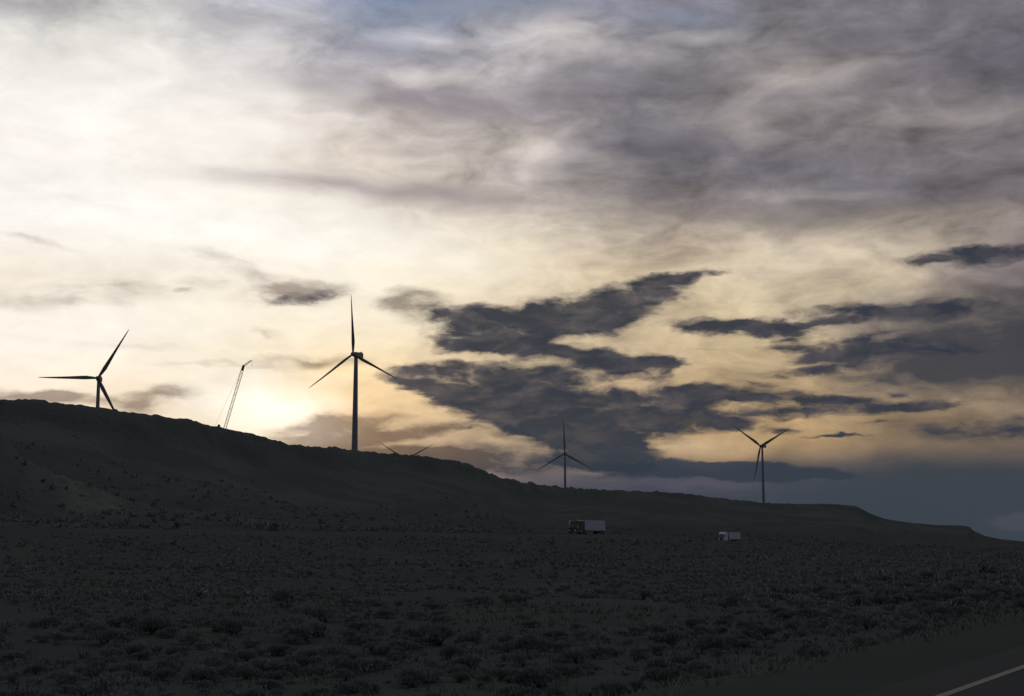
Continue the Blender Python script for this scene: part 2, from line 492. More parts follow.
def np_mesh(name, verts, faces):
    """faces: (n,k) int array"""
    me = bpy.data.meshes.new(name)
    nv, (nf, k) = len(verts), faces.shape
    me.vertices.add(nv)
    me.vertices.foreach_set('co', np.asarray(verts, dtype=np.float32).ravel())
    me.loops.add(nf * k)
    me.loops.foreach_set('vertex_index', faces.astype(np.int32).ravel())
    me.polygons.add(nf)
    me.polygons.foreach_set('loop_start', np.arange(0, nf * k, k, dtype=np.int32))
    me.polygons.foreach_set('loop_total', np.full(nf, k, dtype=np.int32))
    me.update(calc_edges=True)
    me.validate()
    return me


def box(bm, x0, x1, y0, y1, z0, z1, bev=0.0):
    r = bmesh.ops.create_cube(bm, size=1, matrix=Matrix.Translation(((x0 + x1) / 2, (y0 + y1) / 2, (z0 + z1) / 2)) @ Matrix.Diagonal((x1 - x0, y1 - y0, z1 - z0, 1)))
    if bev:
        es = list({e for v in r['verts'] for e in v.link_edges})
        bmesh.ops.bevel(bm, geom=es, offset=bev, segments=2, affect='EDGES', profile=.6)
    return bm


def boxbm(*a, **k):
    return box(bmesh.new(), *a, **k)


def bar(bm, a, b, r, seg=6, r2=None):
    a, b = Vector(a), Vector(b)
    d = b - a
    mtx = Matrix.Translation((a + b) / 2) @ d.to_track_quat('Z', 'Y').to_matrix().to_4x4()
    bmesh.ops.create_cone(bm, cap_ends=True, segments=seg, radius1=r, radius2=r if r2 is None else r2, depth=d.length, matrix=mtx)
    return bm


def prism(bm, pts, y0, y1):
    """extrude an x-z outline across y"""
    a = [bm.verts.new((x, y0, z)) for x, z in pts]
    b = [bm.verts.new((x, y1, z)) for x, z in pts]
    bm.faces.new(a)
    bm.faces.new(list(reversed(b)))
    for i in range(len(pts)):
        j = (i + 1) % len(pts)
        bm.faces.new((a[j], a[i], b[i], b[j]))
    bmesh.ops.recalc_face_normals(bm, faces=bm.faces)
    return bm


# ------------------------------------------------------------------ terrain
rg = np.random.default_rng(11)
TAB = rg.random((512, 512))


def vnoise(x, y):
    xi, yi = np.floor(x).astype(int), np.floor(y).astype(int)
    fx, fy = x - xi, y - yi
    fx, fy = fx * fx * (3 - 2 * fx), fy * fy * (3 - 2 * fy)
    a = TAB[xi % 512, yi % 512]; b = TAB[(xi + 1) % 512, yi % 512]
    c = TAB[xi % 512, (yi + 1) % 512]; d = TAB[(xi + 1) % 512, (yi + 1) % 512]
    return (a * (1 - fx) + b * fx) * (1 - fy) + (c * (1 - fx) + d * fx) * fy - 0.5


def fbm(x, y, o=4, g=0.5):
    s, amp = 0, 1.0
    for i in range(o):
        s = s + amp * vnoise(x * 2 ** i + 37.1 * i, y * 2 ** i + 11.7 * i)
        amp *= g
    return s


def sstep(a, b, x):
    t = np.clip((x - a) / (b - a), 0, 1)
    return t * t * (3 - 2 * t)


SIL = [(-120, 398), (-60, 397), (0, 399.5), (30, 400.5), (60, 403), (95, 407), (120, 412), (160, 416), (200, 423.5), (220, 427), (260, 437), (290, 445), (340, 448.5), (380, 453), (420, 456.5),
       (455, 461), (466, 464), (480, 469), (500, 477.5), (525, 483), (560, 487.5), (600, 490), (630, 491), (680, 493), (710, 497), (740, 500.5), (762, 503), (800, 504), (832, 504), (856, 506),
       (870, 513.5), (885, 519), (905, 522), (935, 525), (960, 525.5), (969, 526.5), (974, 531), (985, 536), (1000, 539), (1024, 541.5), (1060, 543), (1120, 543.6), (1250, 543.9)]
RC = [(-200, 640), (0, 680), (98, 720), (220, 850), (357, 1060), (420, 1150), (500, 1300), (565, 1500), (760, 1750), (860, 1900), (975, 2200), (1060, 2600), (1250, 3000)]
sil_az = np.array([azel(x, y)[0] for x, y in SIL])
sil_el = np.array([azel(x, y)[1] for x, y in SIL])
rc_az = np.array([azel(x, 470)[0] for x, _ in RC])
rc_r = np.array([r for _, r in RC], float)
SPN = [(-120, 398), (0, 432), (23, 459), (45, 470), (75, 479), (123, 497), (180, 507), (260, 522), (400, 545), (700, 600)]
sp_az = np.array([azel(x, y)[0] for x, y in SPN])
sp_el = np.array([azel(x, y)[1] for x, y in SPN])

# the far carriageway with the two lorries
TA = R(32.0)
TD = np.array([math.sin(TA), math.cos(TA)])
P1 = np.array([math.sin(azel(580, 532)[0]), math.cos(azel(580, 532)[0])]) * 430
Z1 = height_at(580, 534.6, 430)
a2 = azel(725, 541)[0]
s2 = (P1[1] * math.tan(a2) - P1[0]) / (TD[0] - TD[1] * math.tan(a2))
P2 = P1 + TD * s2
Z2 = height_at(728, 542.8, float(np.hypot(*P2)))
# our own road
OZ = 1.2


def on_plane(px, py, z):
    a, e = azel(px, py)
    r = (z - CAM_Z) / math.tan(e)
    return np.array([math.sin(a) * r, math.cos(a) * r])


L0, L1 = on_plane(941.5, 696, OZ), on_plane(1024, 666.6, OZ)
OD = (L1 - L0) / np.hypot(*(L1 - L0))
ON = np.array([-OD[1], OD[0]])                      # to the left of the line
PERP = abs(P1[0] * TD[1] - P1[1] * TD[0])


def far_road_z(s):
    sl = (Z2 - Z1) / s2
    z = np.where(s < 0, Z1, Z1 + sl * s)
    return np.maximum(z, 1.0)


def terrain(x, y):
    r = np.hypot(x, y) + 1e-6
    az = np.arctan2(x, y)
    rc = np.interp(az, rc_az, rc_r)
    el = np.interp(az, sil_az, sil_el)
    # ragged rimrock along the crest
    arc = az * rc
    rim = np.abs(fbm(arc * 0.11, arc * 0 + 3.3, 3, 0.6)) * 2.4 + np.abs(fbm(arc * 0.5, arc * 0 + 9.1, 2)) * 1.3 - 0.5
    rim = rim * np.interp(az, [azel(300, 500)[0], azel(700, 500)[0], azel(860, 500)[0]], [1, 0.75, 0.2]) * np.clip(rc / 900, .8, 1.6)
    zc = CAM_Z + rc * np.tan(el) + rim * np.exp(-((r - rc) / (0.035 * rc)) ** 2)
    # plain
    s = (x - P1[0]) * TD[0] + (y - P1[1]) * TD[1]
    dn = -(x - P1[0]) * TD[1] + (y - P1[1]) * TD[0]   # >0 beyond the far carriageway
    zr = far_road_z(s)
    front = np.where(dn < 0, sstep(-75, -8, dn), 1.0)
    field = zr * front + fbm(x * 0.03, y * 0.03, 4) * 1.5 * sstep(15, 60, r) * sstep(10, 90, np.abs(dn)) + fbm(x * .4, y * .4, 3) * .22
    gap = R(32.0) - az
    rroad = PERP / np.maximum(np.sin(np.clip(gap, 0.12, 1.5)), .12)
    rf = np.clip(rroad + 26, 150, 1100)
    t = np.clip((r - rf) / (rc - rf), 0, 1)
    wob = fbm(arc * 0.012 + r * .002, r * 0.004, 4)
    tt = np.clip(t + wob * 0.22 * np.sin(np.pi * t), 0, 1)
    prof = 0.55 * tt ** 1.3 + 0.33 * tt ** 3.5 + 0.12 * sstep(0.93, 0.995, t)
    zf = np.minimum(zr, np.maximum(zc, 1.0))
    hill = zf + (zc - zf) * prof
    hill = hill + (fbm(x * 0.02, y * 0.02, 4) * 6.0 - np.abs(fbm(arc * .016, r * .003 + 5, 3)) * 9.0 + 2.0) * np.sin(np.pi * t) ** 1.2 + fbm(x * .12, y * .12, 3) * 1.2 * np.sin(np.pi * t)
    z = np.where(t > 0, hill, field)
    z = np.where((t > 0) & (dn < 26), field, z)
    # nearer spur on the left
    sp = CAM_Z + 430 * np.tan(np.interp(az, sp_az, sp_el)) - 0.30 * np.abs(r - 430) - 0.0016 * (r - 430) ** 2 + fbm(x * .03, y * .03, 4) * 1.6
    z = np.where(az < azel(420, 500)[0], np.maximum(z, np.where(dn > 30, sp, -50)), z)
    # plateau behind the crest
    behind = r > rc
    back = zc - 0.028 * (r - rc)
    z = np.where(behind, np.maximum(back, -2.0), z)
    # embankment of our own road
    e = (x - L0[0]) * ON[0] + (y - L0[1]) * ON[1]
    k = 1 - sstep(2.6, 9.0, e)
    k = np.where(e < -30, 1 - sstep(30, 45, -e), k)
    z = z * (1 - k) + (OZ - 0.06) * k
    return z


def ground_z(x, y):
    return float(terrain(np.array([x], float), np.array([y], float))[0])


def build_terrain():
    dense = np.arange(R(-24), R(24), R(0.05))
    left = np.radians(np.array([-180, -150, -120, -95, -80, -65, -55, -47, -40, -35, -31, -28, -26, -25]))
    right = -left[1:][::-1]
    azs = np.concatenate([left, dense, right])
    nc = len(azs)
    rc = np.interp(azs, rc_az, rc_r)
    rows = [np.full(nc, r) for r in np.geomspace(0.6, 18, 14)]
    for k in np.linspace(0, 1, 430)[1:]:
        rows.append(18 * (rc / 18) ** k)
    for k in np.linspace(0, 1, 36)[1:]:
        rows.append(rc * (14000 / rc) ** (k ** 1.8))
    rr = np.array(rows)
    A = np.broadcast_to(azs, rr.shape)
    X, Y = rr * np.sin(A), rr * np.cos(A)
    Z = terrain(X, Y)
    nr = rr.shape[0]
    verts = np.stack([X.ravel(), Y.ravel(), Z.ravel()], 1)
    i = np.arange(nr - 1)[:, None] * nc
    j = np.arange(nc)[None, :]
    j2 = (j + 1) % nc
    a, b, c, d = i + j, i + j2, i + nc + j2, i + nc + j
    faces = np.stack([a, b, c, d], -1).reshape(-1, 4)
    me = np_mesh('ground', verts, faces)
    # bleached grass: the nose of the spur and a few scattered strips
    dry = np.zeros(X.shape)
    for (px, py, r0, wa, wr, s) in [(82, 488, 425, .018, 32, .9), (110, 496, 425, .013, 30, .9), (45, 470, 430, .010, 40, .3), (185, 503, 430, .02, 30, .3), (150, 500, 420, .02, 30, .3),
                                    (230, 507, 430, .04, 30, .25)]:
        a0 = azel(px, py)[0]
        dry = np.maximum(dry, s * np.exp(-((A - a0) / wa) ** 2 - ((rr - r0) / wr) ** 2))
    at = me.attributes.new('dry', 'FLOAT', 'POINT')
    at.data.foreach_set('value', dry.ravel().astype(np.float32))
    e = (X - L0[0]) * ON[0] + (Y - L0[1]) * ON[1]
    at = me.attributes.new('verge', 'FLOAT', 'POINT')
    at.data.foreach_set('value', (1 - sstep(3.4, 6.5, e + fbm(X * .5, Y * .5, 3) * 2)).ravel().astype(np.float32))
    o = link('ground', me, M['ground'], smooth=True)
    tag(o, kind='structure')
    return o


def strip(name, pts, w0, w1, dz, mat, zfun):
    """ribbon along pts from offset w0 to w1 (left positive)"""
    vs, fs = [], []
    pts = np.array(pts)
    for i, p in enumerate(pts):
        d = pts[min(i + 1, len(pts) - 1)] - pts[max(i - 1, 0)]
        d = d / np.hypot(*d)
        nn = np.array([-d[1], d[0]])
        z = zfun(p) + dz
        vs += [(*(p + nn * w0), z), (*(p + nn * w1), z)]
    for i in range(len(pts) - 1):
        fs.append((2 * i, 2 * i + 2, 2 * i + 3, 2 * i + 1))
    o = link(name, np_mesh(name, np.array(vs), np.array(fs)), mat)
    return tag(o, kind='structure')


# ------------------------------------------------------------------ vegetation
def shrub_cloud(nleaf, size, seed, h=0.75):
    """leaf-sized blades spread through a low uneven dome of unit radius; returns verts (n,4,3)"""
    g = np.random.default_rng(seed)
    lobes = []
    for _ in range(6):
        a = g.uniform(0, 6.283)
        q = g.uniform(0.15, 0.62)
        lobes.append((q * math.cos(a), q * math.sin(a), g.uniform(.32, .72) * h, g.uniform(.28, .46)))
    out = []
    for i in range(nleaf):
        lx, ly, lz, lr = lobes[i % 6]
        d = g.normal(size=3)
        d[2] = abs(d[2]) * .9 + .05
        d /= np.linalg.norm(d)
        q = g.uniform(.35, 1.0) ** .5
        c = np.array([lx, ly, lz - lr * .3]) + d * lr * q * np.array([1, 1, .8])
        c[2] = max(c[2], .03)
        up = d * .8 + np.array([0, 0, .7]) + g.normal(size=3) * .35
        up /= np.linalg.norm(up)
        sd_ = np.cross(up, g.normal(size=3))
        sd_ /= np.linalg.norm(sd_) + 1e-6
        L, W = size * g.uniform(.7, 1.5), size * g.uniform(.22, .45)
        out.append([c - up * L * .5 - sd_ * W * .5, c - up * L * .5 + sd_ * W * .5, c + up * L * .5 + sd_ * W * .3, c + up * L * .5 - sd_ * W * .3])
    return np.array(out)


def quads_mesh(name, q):
    n_ = len(q)
    return np_mesh(name, q.reshape(-1, 3), np.arange(n_ * 4).reshape(n_, 4))


def scatter_positions():
    g = np.random.default_rng(5)
    res = []
    a0, a1 = R(-23), R(23)

    def clump(x, y):
        return fbm(x * .05, y * .05, 3)

    for (r0, r1, dens, smin, smax) in [(21, 60, .75, .24, .55), (60, 140, .62, .3, .7), (140, 330, .34, .4, .9), (330, 900, .10, .6, 1.3)]:
        area = (r1 * r1 - r0 * r0) * .5 * (a1 - a0)
        nn = int(area * dens)
        rr = np.sqrt(g.uniform(r0 * r0, r1 * r1, nn))
        aa = g.uniform(a0, a1, nn)
        x, y = rr * np.sin(aa), rr * np.cos(aa)
        keep = clump(x, y) > -.22 + g.uniform(-.25, .25, nn)
        e = (x - L0[0]) * ON[0] + (y - L0[1]) * ON[1]
        keep &= e > 7.0
        dnr = -(x - P1[0]) * TD[1] + (y - P1[1]) * TD[0]
        keep &= (dnr < -30) | ((dnr > 17) & (dnr < 14 + 330 * g.random(nn) ** 3))
        smax_ = np.where((dnr > -170) & (dnr < 0), .6, 1.0)
        x, y, rr = x[keep], y[keep], rr[keep]
        s = g.uniform(smin, smax, len(x)) * np.clip(g.lognormal(0, .32, len(x)), .5, 1.9) * smax_[keep]
        res.append(np.stack([x, y, s, rr, g.uniform(0, 6.283, len(x))], 1))
    return np.concatenate(res)


def build_vegetation():
    P = scatter_positions()
    z = terrain(P[:, 0], P[:, 1])
    vis = np.abs(np.arctan2(P[:, 0], P[:, 1])) < R(20.6)
    order = np.argsort(np.where(vis, P[:, 3] / P[:, 2], 1e9))
    near, rest = order[:300], order[300:]
    protos = []
    for k in range(6):
        q = shrub_cloud(1500, .085, 100 + k)
        me = quads_mesh('sagebrush', q)
        me.materials.append(M['sage'])
        sb = bmesh.new()
        for j in range(7):
            a = rnd.uniform(0, 6.283)
            q2 = rnd.uniform(.15, .5)
            bar(sb, (0, 0, -.08), (q2 * math.cos(a), q2 * math.sin(a), rnd.uniform(.3, .5)), .03, 5, .012)
        sm = bpy.data.meshes.new('stem')
        sb.to_mesh(sm)
        sb.free()
        sm.materials.append(M['stem'])
        protos.append((me, sm))
    for c, i in enumerate(near):
        x, y, s, r, a = P[i]
        me, sm = protos[c % 6]
        o = bpy.data.objects.new('sagebrush', me)
        col.objects.link(o)
        o.location = (x, y, z[i] - .03)
        o.rotation_euler = (0, 0, a)
        o.scale = (s, s, s * rnd.uniform(.8, 1.1))
        tag(o, 'low grey sagebrush clump in the dark field below the hill', 'shrub', 'sagebrush clumps nearest the road')
        st = bpy.data.objects.new('stem', sm)
        col.objects.link(st)
        st.parent = o
    # the rest of the brush: one mass
    lod = {0: [shrub_cloud(170, .20, 300 + k) for k in range(5)], 1: [shrub_cloud(44, .42, 400 + k) for k in range(5)], 2: [shrub_cloud(16, .7, 500 + k) for k in range(5)]}
    allq = []
    for k in rest:
        x, y, s, r, a = P[k]
        L = 0 if r < 70 else (1 if r < 160 else 2)
        q = lod[L][k % 5] * s
        ca, sa = math.cos(a), math.sin(a)
        q = np.stack([q[..., 0] * ca - q[..., 1] * sa + x, q[..., 0] * sa + q[..., 1] * ca + y, q[..., 2] + z[k] - .03], -1)
        allq.append(q)
    q = np.concatenate(allq)
    o = link('sagebrush_scrub', quads_mesh('sagebrush_scrub', q), M['sage'])
    tag(o, 'grey sagebrush scrub covering the plain up to the far highway', 'scrub', kind='stuff')
    # dry bunch grass between the shrubs and on the road bank
    g = np.random.default_rng(9)
    nt = 11000
    rr = np.sqrt(g.uniform(17 ** 2, 120 ** 2, nt))
    aa = g.uniform(R(-23), R(24), nt)
    x, y = rr * np.sin(aa), rr * np.cos(aa)
    e = (x - L0[0]) * ON[0] + (y - L0[1]) * ON[1]
    keep = (e > 2.9) & ((fbm(x * .07 + 5, y * .07, 3) > -.05) | (e < 12))
    x, y, rr = x[keep], y[keep], rr[keep]
    zz = terrain(x, y)
    nb = 9
    X = np.repeat(x, nb); Y = np.repeat(y, nb); Zz = np.repeat(zz, nb)
    n_ = len(X)
    a = g.uniform(0, 6.283, n_)
    le = g.uniform(.04, .22, n_)
    h = g.uniform(.05, .19, n_)
    w = np.repeat(np.clip(rr / 3000, .007, .03), nb)
    bx, by = X + g.normal(size=n_) * .07, Y + g.normal(size=n_) * .07
    tx, ty = bx + np.cos(a) * le, by + np.sin(a) * le
    px, py = -np.sin(a) * w, np.cos(a) * w
    q = np.stack([np.stack([bx - px, by - py, Zz - .03], -1), np.stack([bx + px, by + py, Zz - .03], -1),
                  np.stack([tx + px * .3, ty + py * .3, Zz + h], -1), np.stack([tx - px * .3, ty - py * .3, Zz + h], -1)], 1)
    o = link('dry_grass', quads_mesh('dry_grass', q), M['grass'])
    tag(o, 'short dry bunch grass between the shrubs and beside the road', 'grass', kind='stuff')


# ------------------------------------------------------------------ wind turbines
def blade_mesh(L):
    bm = bmesh.new()
    secs = [(0.0, 2.1, 2.1, 0), (0.03, 2.0, 2.0, 0), (0.10, 2.9, 1.3, 14), (0.2, 3.9, .75, 12), (0.32, 3.4, .55, 9), (0.5, 2.5, .38, 6), (0.7, 1.75, .26, 3), (0.88, 1.1, .17, 1), (0.97, .6, .1, 0), (1.0, .2, .05, 0)]
    rings = []
    for f, c, t, tw in secs:
        ring = []
        off = (c - 2.0) * .22 if c > 2 else 0
        bend = -1.6 * f * f
        for k in range(14):
            a = 2 * math.pi * k / 14
            x, y = math.cos(a) * c / 2 + off, math.sin(a) * t / 2
            cw, sw = math.cos(R(tw)), math.sin(R(tw))
            ring.append(bm.verts.new((x * cw - y * sw, x * sw + y * cw + bend, f * L)))
        rings.append(ring)
    for r0, r1 in zip(rings, rings[1:]):
        for k in range(14):
            bm.faces.new((r0[k], r0[(k + 1) % 14], r1[(k + 1) % 14], r1[k]))
    bm.faces.new(rings[-1])
    bm.faces.new(list(reversed(rings[0])))
    bmesh.ops.recalc_face_normals(bm, faces=bm.faces)
    return bm


def turbine(px, py, r, yaw, phases, label, L=50.0, rb=2.3, slim=1.0):
    """hub seen at px,py at distance r; phases: blade angles counter-clockwise from the right as seen by the camera"""
    a = azel(px, py)[0]
    hz = height_at(px, py, r)
    hub = Vector((math.sin(a) * r, math.cos(a) * r, hz))
    # rotor axis points to the camera for yaw 0
    rz = -a + R(yaw)
    ax = Vector((math.sin(rz), -math.cos(rz), 0))
    base = hub - ax * 4.6
    gz = ground_z(base.x, base.y) - .3
    H = hz - gz
    t = empty('wind_turbine', (base.x, base.y, gz), rz, label=label, cat='wind turbine')
    bm = bmesh.new()
    n = 10
    zt = H - 1.9
    prev = None
    for i in range(n + 1):
        f = i / n
        rad = rb + (rb * .58 - rb) * f
        ring = [bm.verts.new((math.cos(k * math.tau / 28) * rad, math.sin(k * math.tau / 28) * rad, zt * f)) for k in range(28)]
        if prev:
            for k in range(28):
                bm.faces.new((prev[k], prev[(k + 1) % 28], ring[(k + 1) % 28], ring[k]))
        prev = ring
    bm.faces.new(prev)
    tw = obj('tower', bm, M['tower'], t, smooth=True)
    bm = boxbm(-.5, .5, -2.42, -2.2, .9, 3.1, bev=.05)
    obj('door', bm, M['steel'], tw)
    bm = bmesh.new()
    box(bm, -1.9, 1.9, -2.6, 8.6, H - 1.9, H + 2.0, bev=.55)
    na = obj('nacelle', bm, M['tower'], t)
    bm = bmesh.new()
    box(bm, -1.2, 1.2, 6.3, 8.0, H + 1.98, H + 2.9, bev=.15)
    bar(bm, (.7, 7.2, H + 2.8), (.7, 7.2, H + 4.4), .06)
    obj('cooler', bm, M['tower'], na)
    bm = bmesh.new()
    bmesh.ops.create_uvsphere(bm, u_segments=20, v_segments=12, radius=1.75, matrix=Matrix.Translation((0, -4.6, H)) @ Matrix.Diagonal((1, 1.35, 1, 1)))
    obj('hub', bm, M['blade'], t, smooth=True)
    bm0 = blade_mesh(L)
    me = bpy.data.meshes.new('blade')
    bm0.to_mesh(me)
    bm0.free()
    me.materials.append(M['blade'])
    me.polygons.foreach_set('use_smooth', [True] * len(me.polygons))
    for ph in phases:
        b = bpy.data.objects.new('blade', me)
        col.objects.link(b)
        b.parent = t
        b.location = (0, -4.6, H)
        b.rotation_euler = (0, R(90 - ph), 0)
        b.scale = (slim, 1, 1)
    return t


# ------------------------------------------------------------------ crane
def lattice(bm, a, b, w0, w1, bays, r, side):
    a, b = Vector(a), Vector(b)
    d = (b - a).normalized()
    s = Vector(side).normalized()
    u = d.cross(s).normalized()
    pts = []
    for i in range(bays + 1):
        f = i / bays
        w = w0 + (w1 - w0) * f
        if i == 0 or i == bays:
            w *= .4
        c = a.lerp(b, f)
        pts.append([c + s * w / 2 + u * w / 2, c - s * w / 2 + u * w / 2, c - s * w / 2 - u * w / 2, c + s * w / 2 - u * w / 2])
    for i in range(bays):
        for k in range(4):
            bar(bm, pts[i][k], pts[i + 1][k], r * 1.5, 5)
            j = (k + 1) % 4
            if i % 2:
                bar(bm, pts[i][k], pts[i + 1][j], r, 4)
            else:
                bar(bm, pts[i][j], pts[i + 1][k], r, 4)
            bar(bm, pts[i][k], pts[i][j], r, 4)
    return bm


def crane():
    r = 1100.0
    def pt(px, py):
        a = azel(px, py)[0]
        return Vector((math.sin(a) * r, math.cos(a) * r, height_at(px, py, r)))
    top, tip = pt(243.5, 366), pt(252, 360)
    low = pt(225, 428)
    d = (top - low).normalized()
    gz = ground_z(low.x, low.y)
    k = (low.z - gz - 2.4) / d.z
    foot = low - d * k
    gz = ground_z(foot.x, foot.y)
    t = empty('crawler_crane', (foot.x - 1.5, foot.y, gz), 0, label='tall lattice boom crane with a short angled jib rising behind the ridge', cat='crane')
    o = t.location
    L = lambda v: Vector(v) - o
    side = (0, 1, 0)
    f0 = L(foot)
    bb = obj('boom', lattice(bmesh.new(), f0, L(top), 1.9, 1.7, 26, .065, side), M['crane'], t)
    obj('boom_head', bar(bmesh.new(), L(top) - d * 3.6, L(top) + d * .7, 1.1, 6, .9), M['steel'], bb)
    obj('jib', lattice(bmesh.new(), L(top), L(tip), 1.2, .7, 6, .055, side), M['crane'], t)
    mast = f0 + Vector((-7.5, 0, 11))
    bm = bmesh.new()
    for s in (-.9, .9):
        bar(bm, f0 + Vector((-1, s, 0)), mast + Vector((0, s, 0)), .16)
    obj('mast', bm, M['crane'], t)
    bm = bmesh.new()
    for s in (-.8, .8):
        bar(bm, mast + Vector((0, s, 0)), L(top) + Vector((-.3, s, 0)), .028, 4)
    obj('pendant_cable', bm, M['steel'], t)
    bm = bmesh.new()
    hk = L(tip) + Vector((.2, 0, -4))
    bar(bm, L(tip) + Vector((.2, 0, 0)), hk, .045, 4)
    hl = obj('hoist_cable', bm, M['steel'], t)
    bm = bmesh.new()
    box(bm, hk.x - .2, hk.x + .2, -.2 + hk.y, .2 + hk.y, hk.z - .8, hk.z, bev=.1)
    obj('hook_block', bm, M['steel'], hl)
    obj('machinery_deck', boxbm(-5.5, 2.4, -1.7, 1.7, 1.5, 3.6, bev=.2), M['crane'], t)
    cb = obj('cab', prism(bmesh.new(), [(1.6, 1.6), (3.6, 1.6), (3.8, 2.6), (3.3, 4.1), (1.6, 4.1)], -3.1, -1.75), M['crane'], t)
    obj('window', prism(bmesh.new(), [(2.0, 2.6), (3.5, 2.6), (3.1, 3.8), (2.0, 3.8)], -3.13, -3.10), M['glass'], cb)
    obj('counterweight', boxbm(-7.4, -5.5, -2.1, 2.1, 1.3, 3.9, bev=.15), M['steel'], t)
    obj('slew_ring', bar(bmesh.new(), (-1, 0, 1.0), (-1, 0, 1.5), 1.5, 20), M['steel'], t)
    for s in (-2.9, 2.9):
        bm = bmesh.new()
        pr = []
        for kk in range(9):
            a = math.pi / 2 + math.pi * kk / 8
            pr.append((-4.2 + .65 * math.cos(a), .65 + .65 * math.sin(a)))
        for kk in range(9):
            a = -math.pi / 2 + math.pi * kk / 8
            pr.append((3.2 + .65 * math.cos(a), .65 + .65 * math.sin(a)))
        prism(bm, pr, s - .55, s + .55)
        obj('track', bm, M['rubber'], t)
    obj('carbody', boxbm(-3, 1.5, -2.4, 2.4, .35, 1.0), M['steel'], t)


# ------------------------------------------------------------------ lorries (front at +x)
def wheel(t, x, y, s, rad=.5):
    bm = bmesh.new()
    bar(bm, (x, y - .15, rad), (x, y + .15, rad), rad, 22)
    w = obj('wheel', bm, M['rubber'], t)
    bm = bmesh.new()
    yy = y + s * .151
    bar(bm, (x, yy - .012, rad), (x, yy + .02, rad), rad * .55, 16)
    obj('rim', bm, M['steel'], w)
    return w


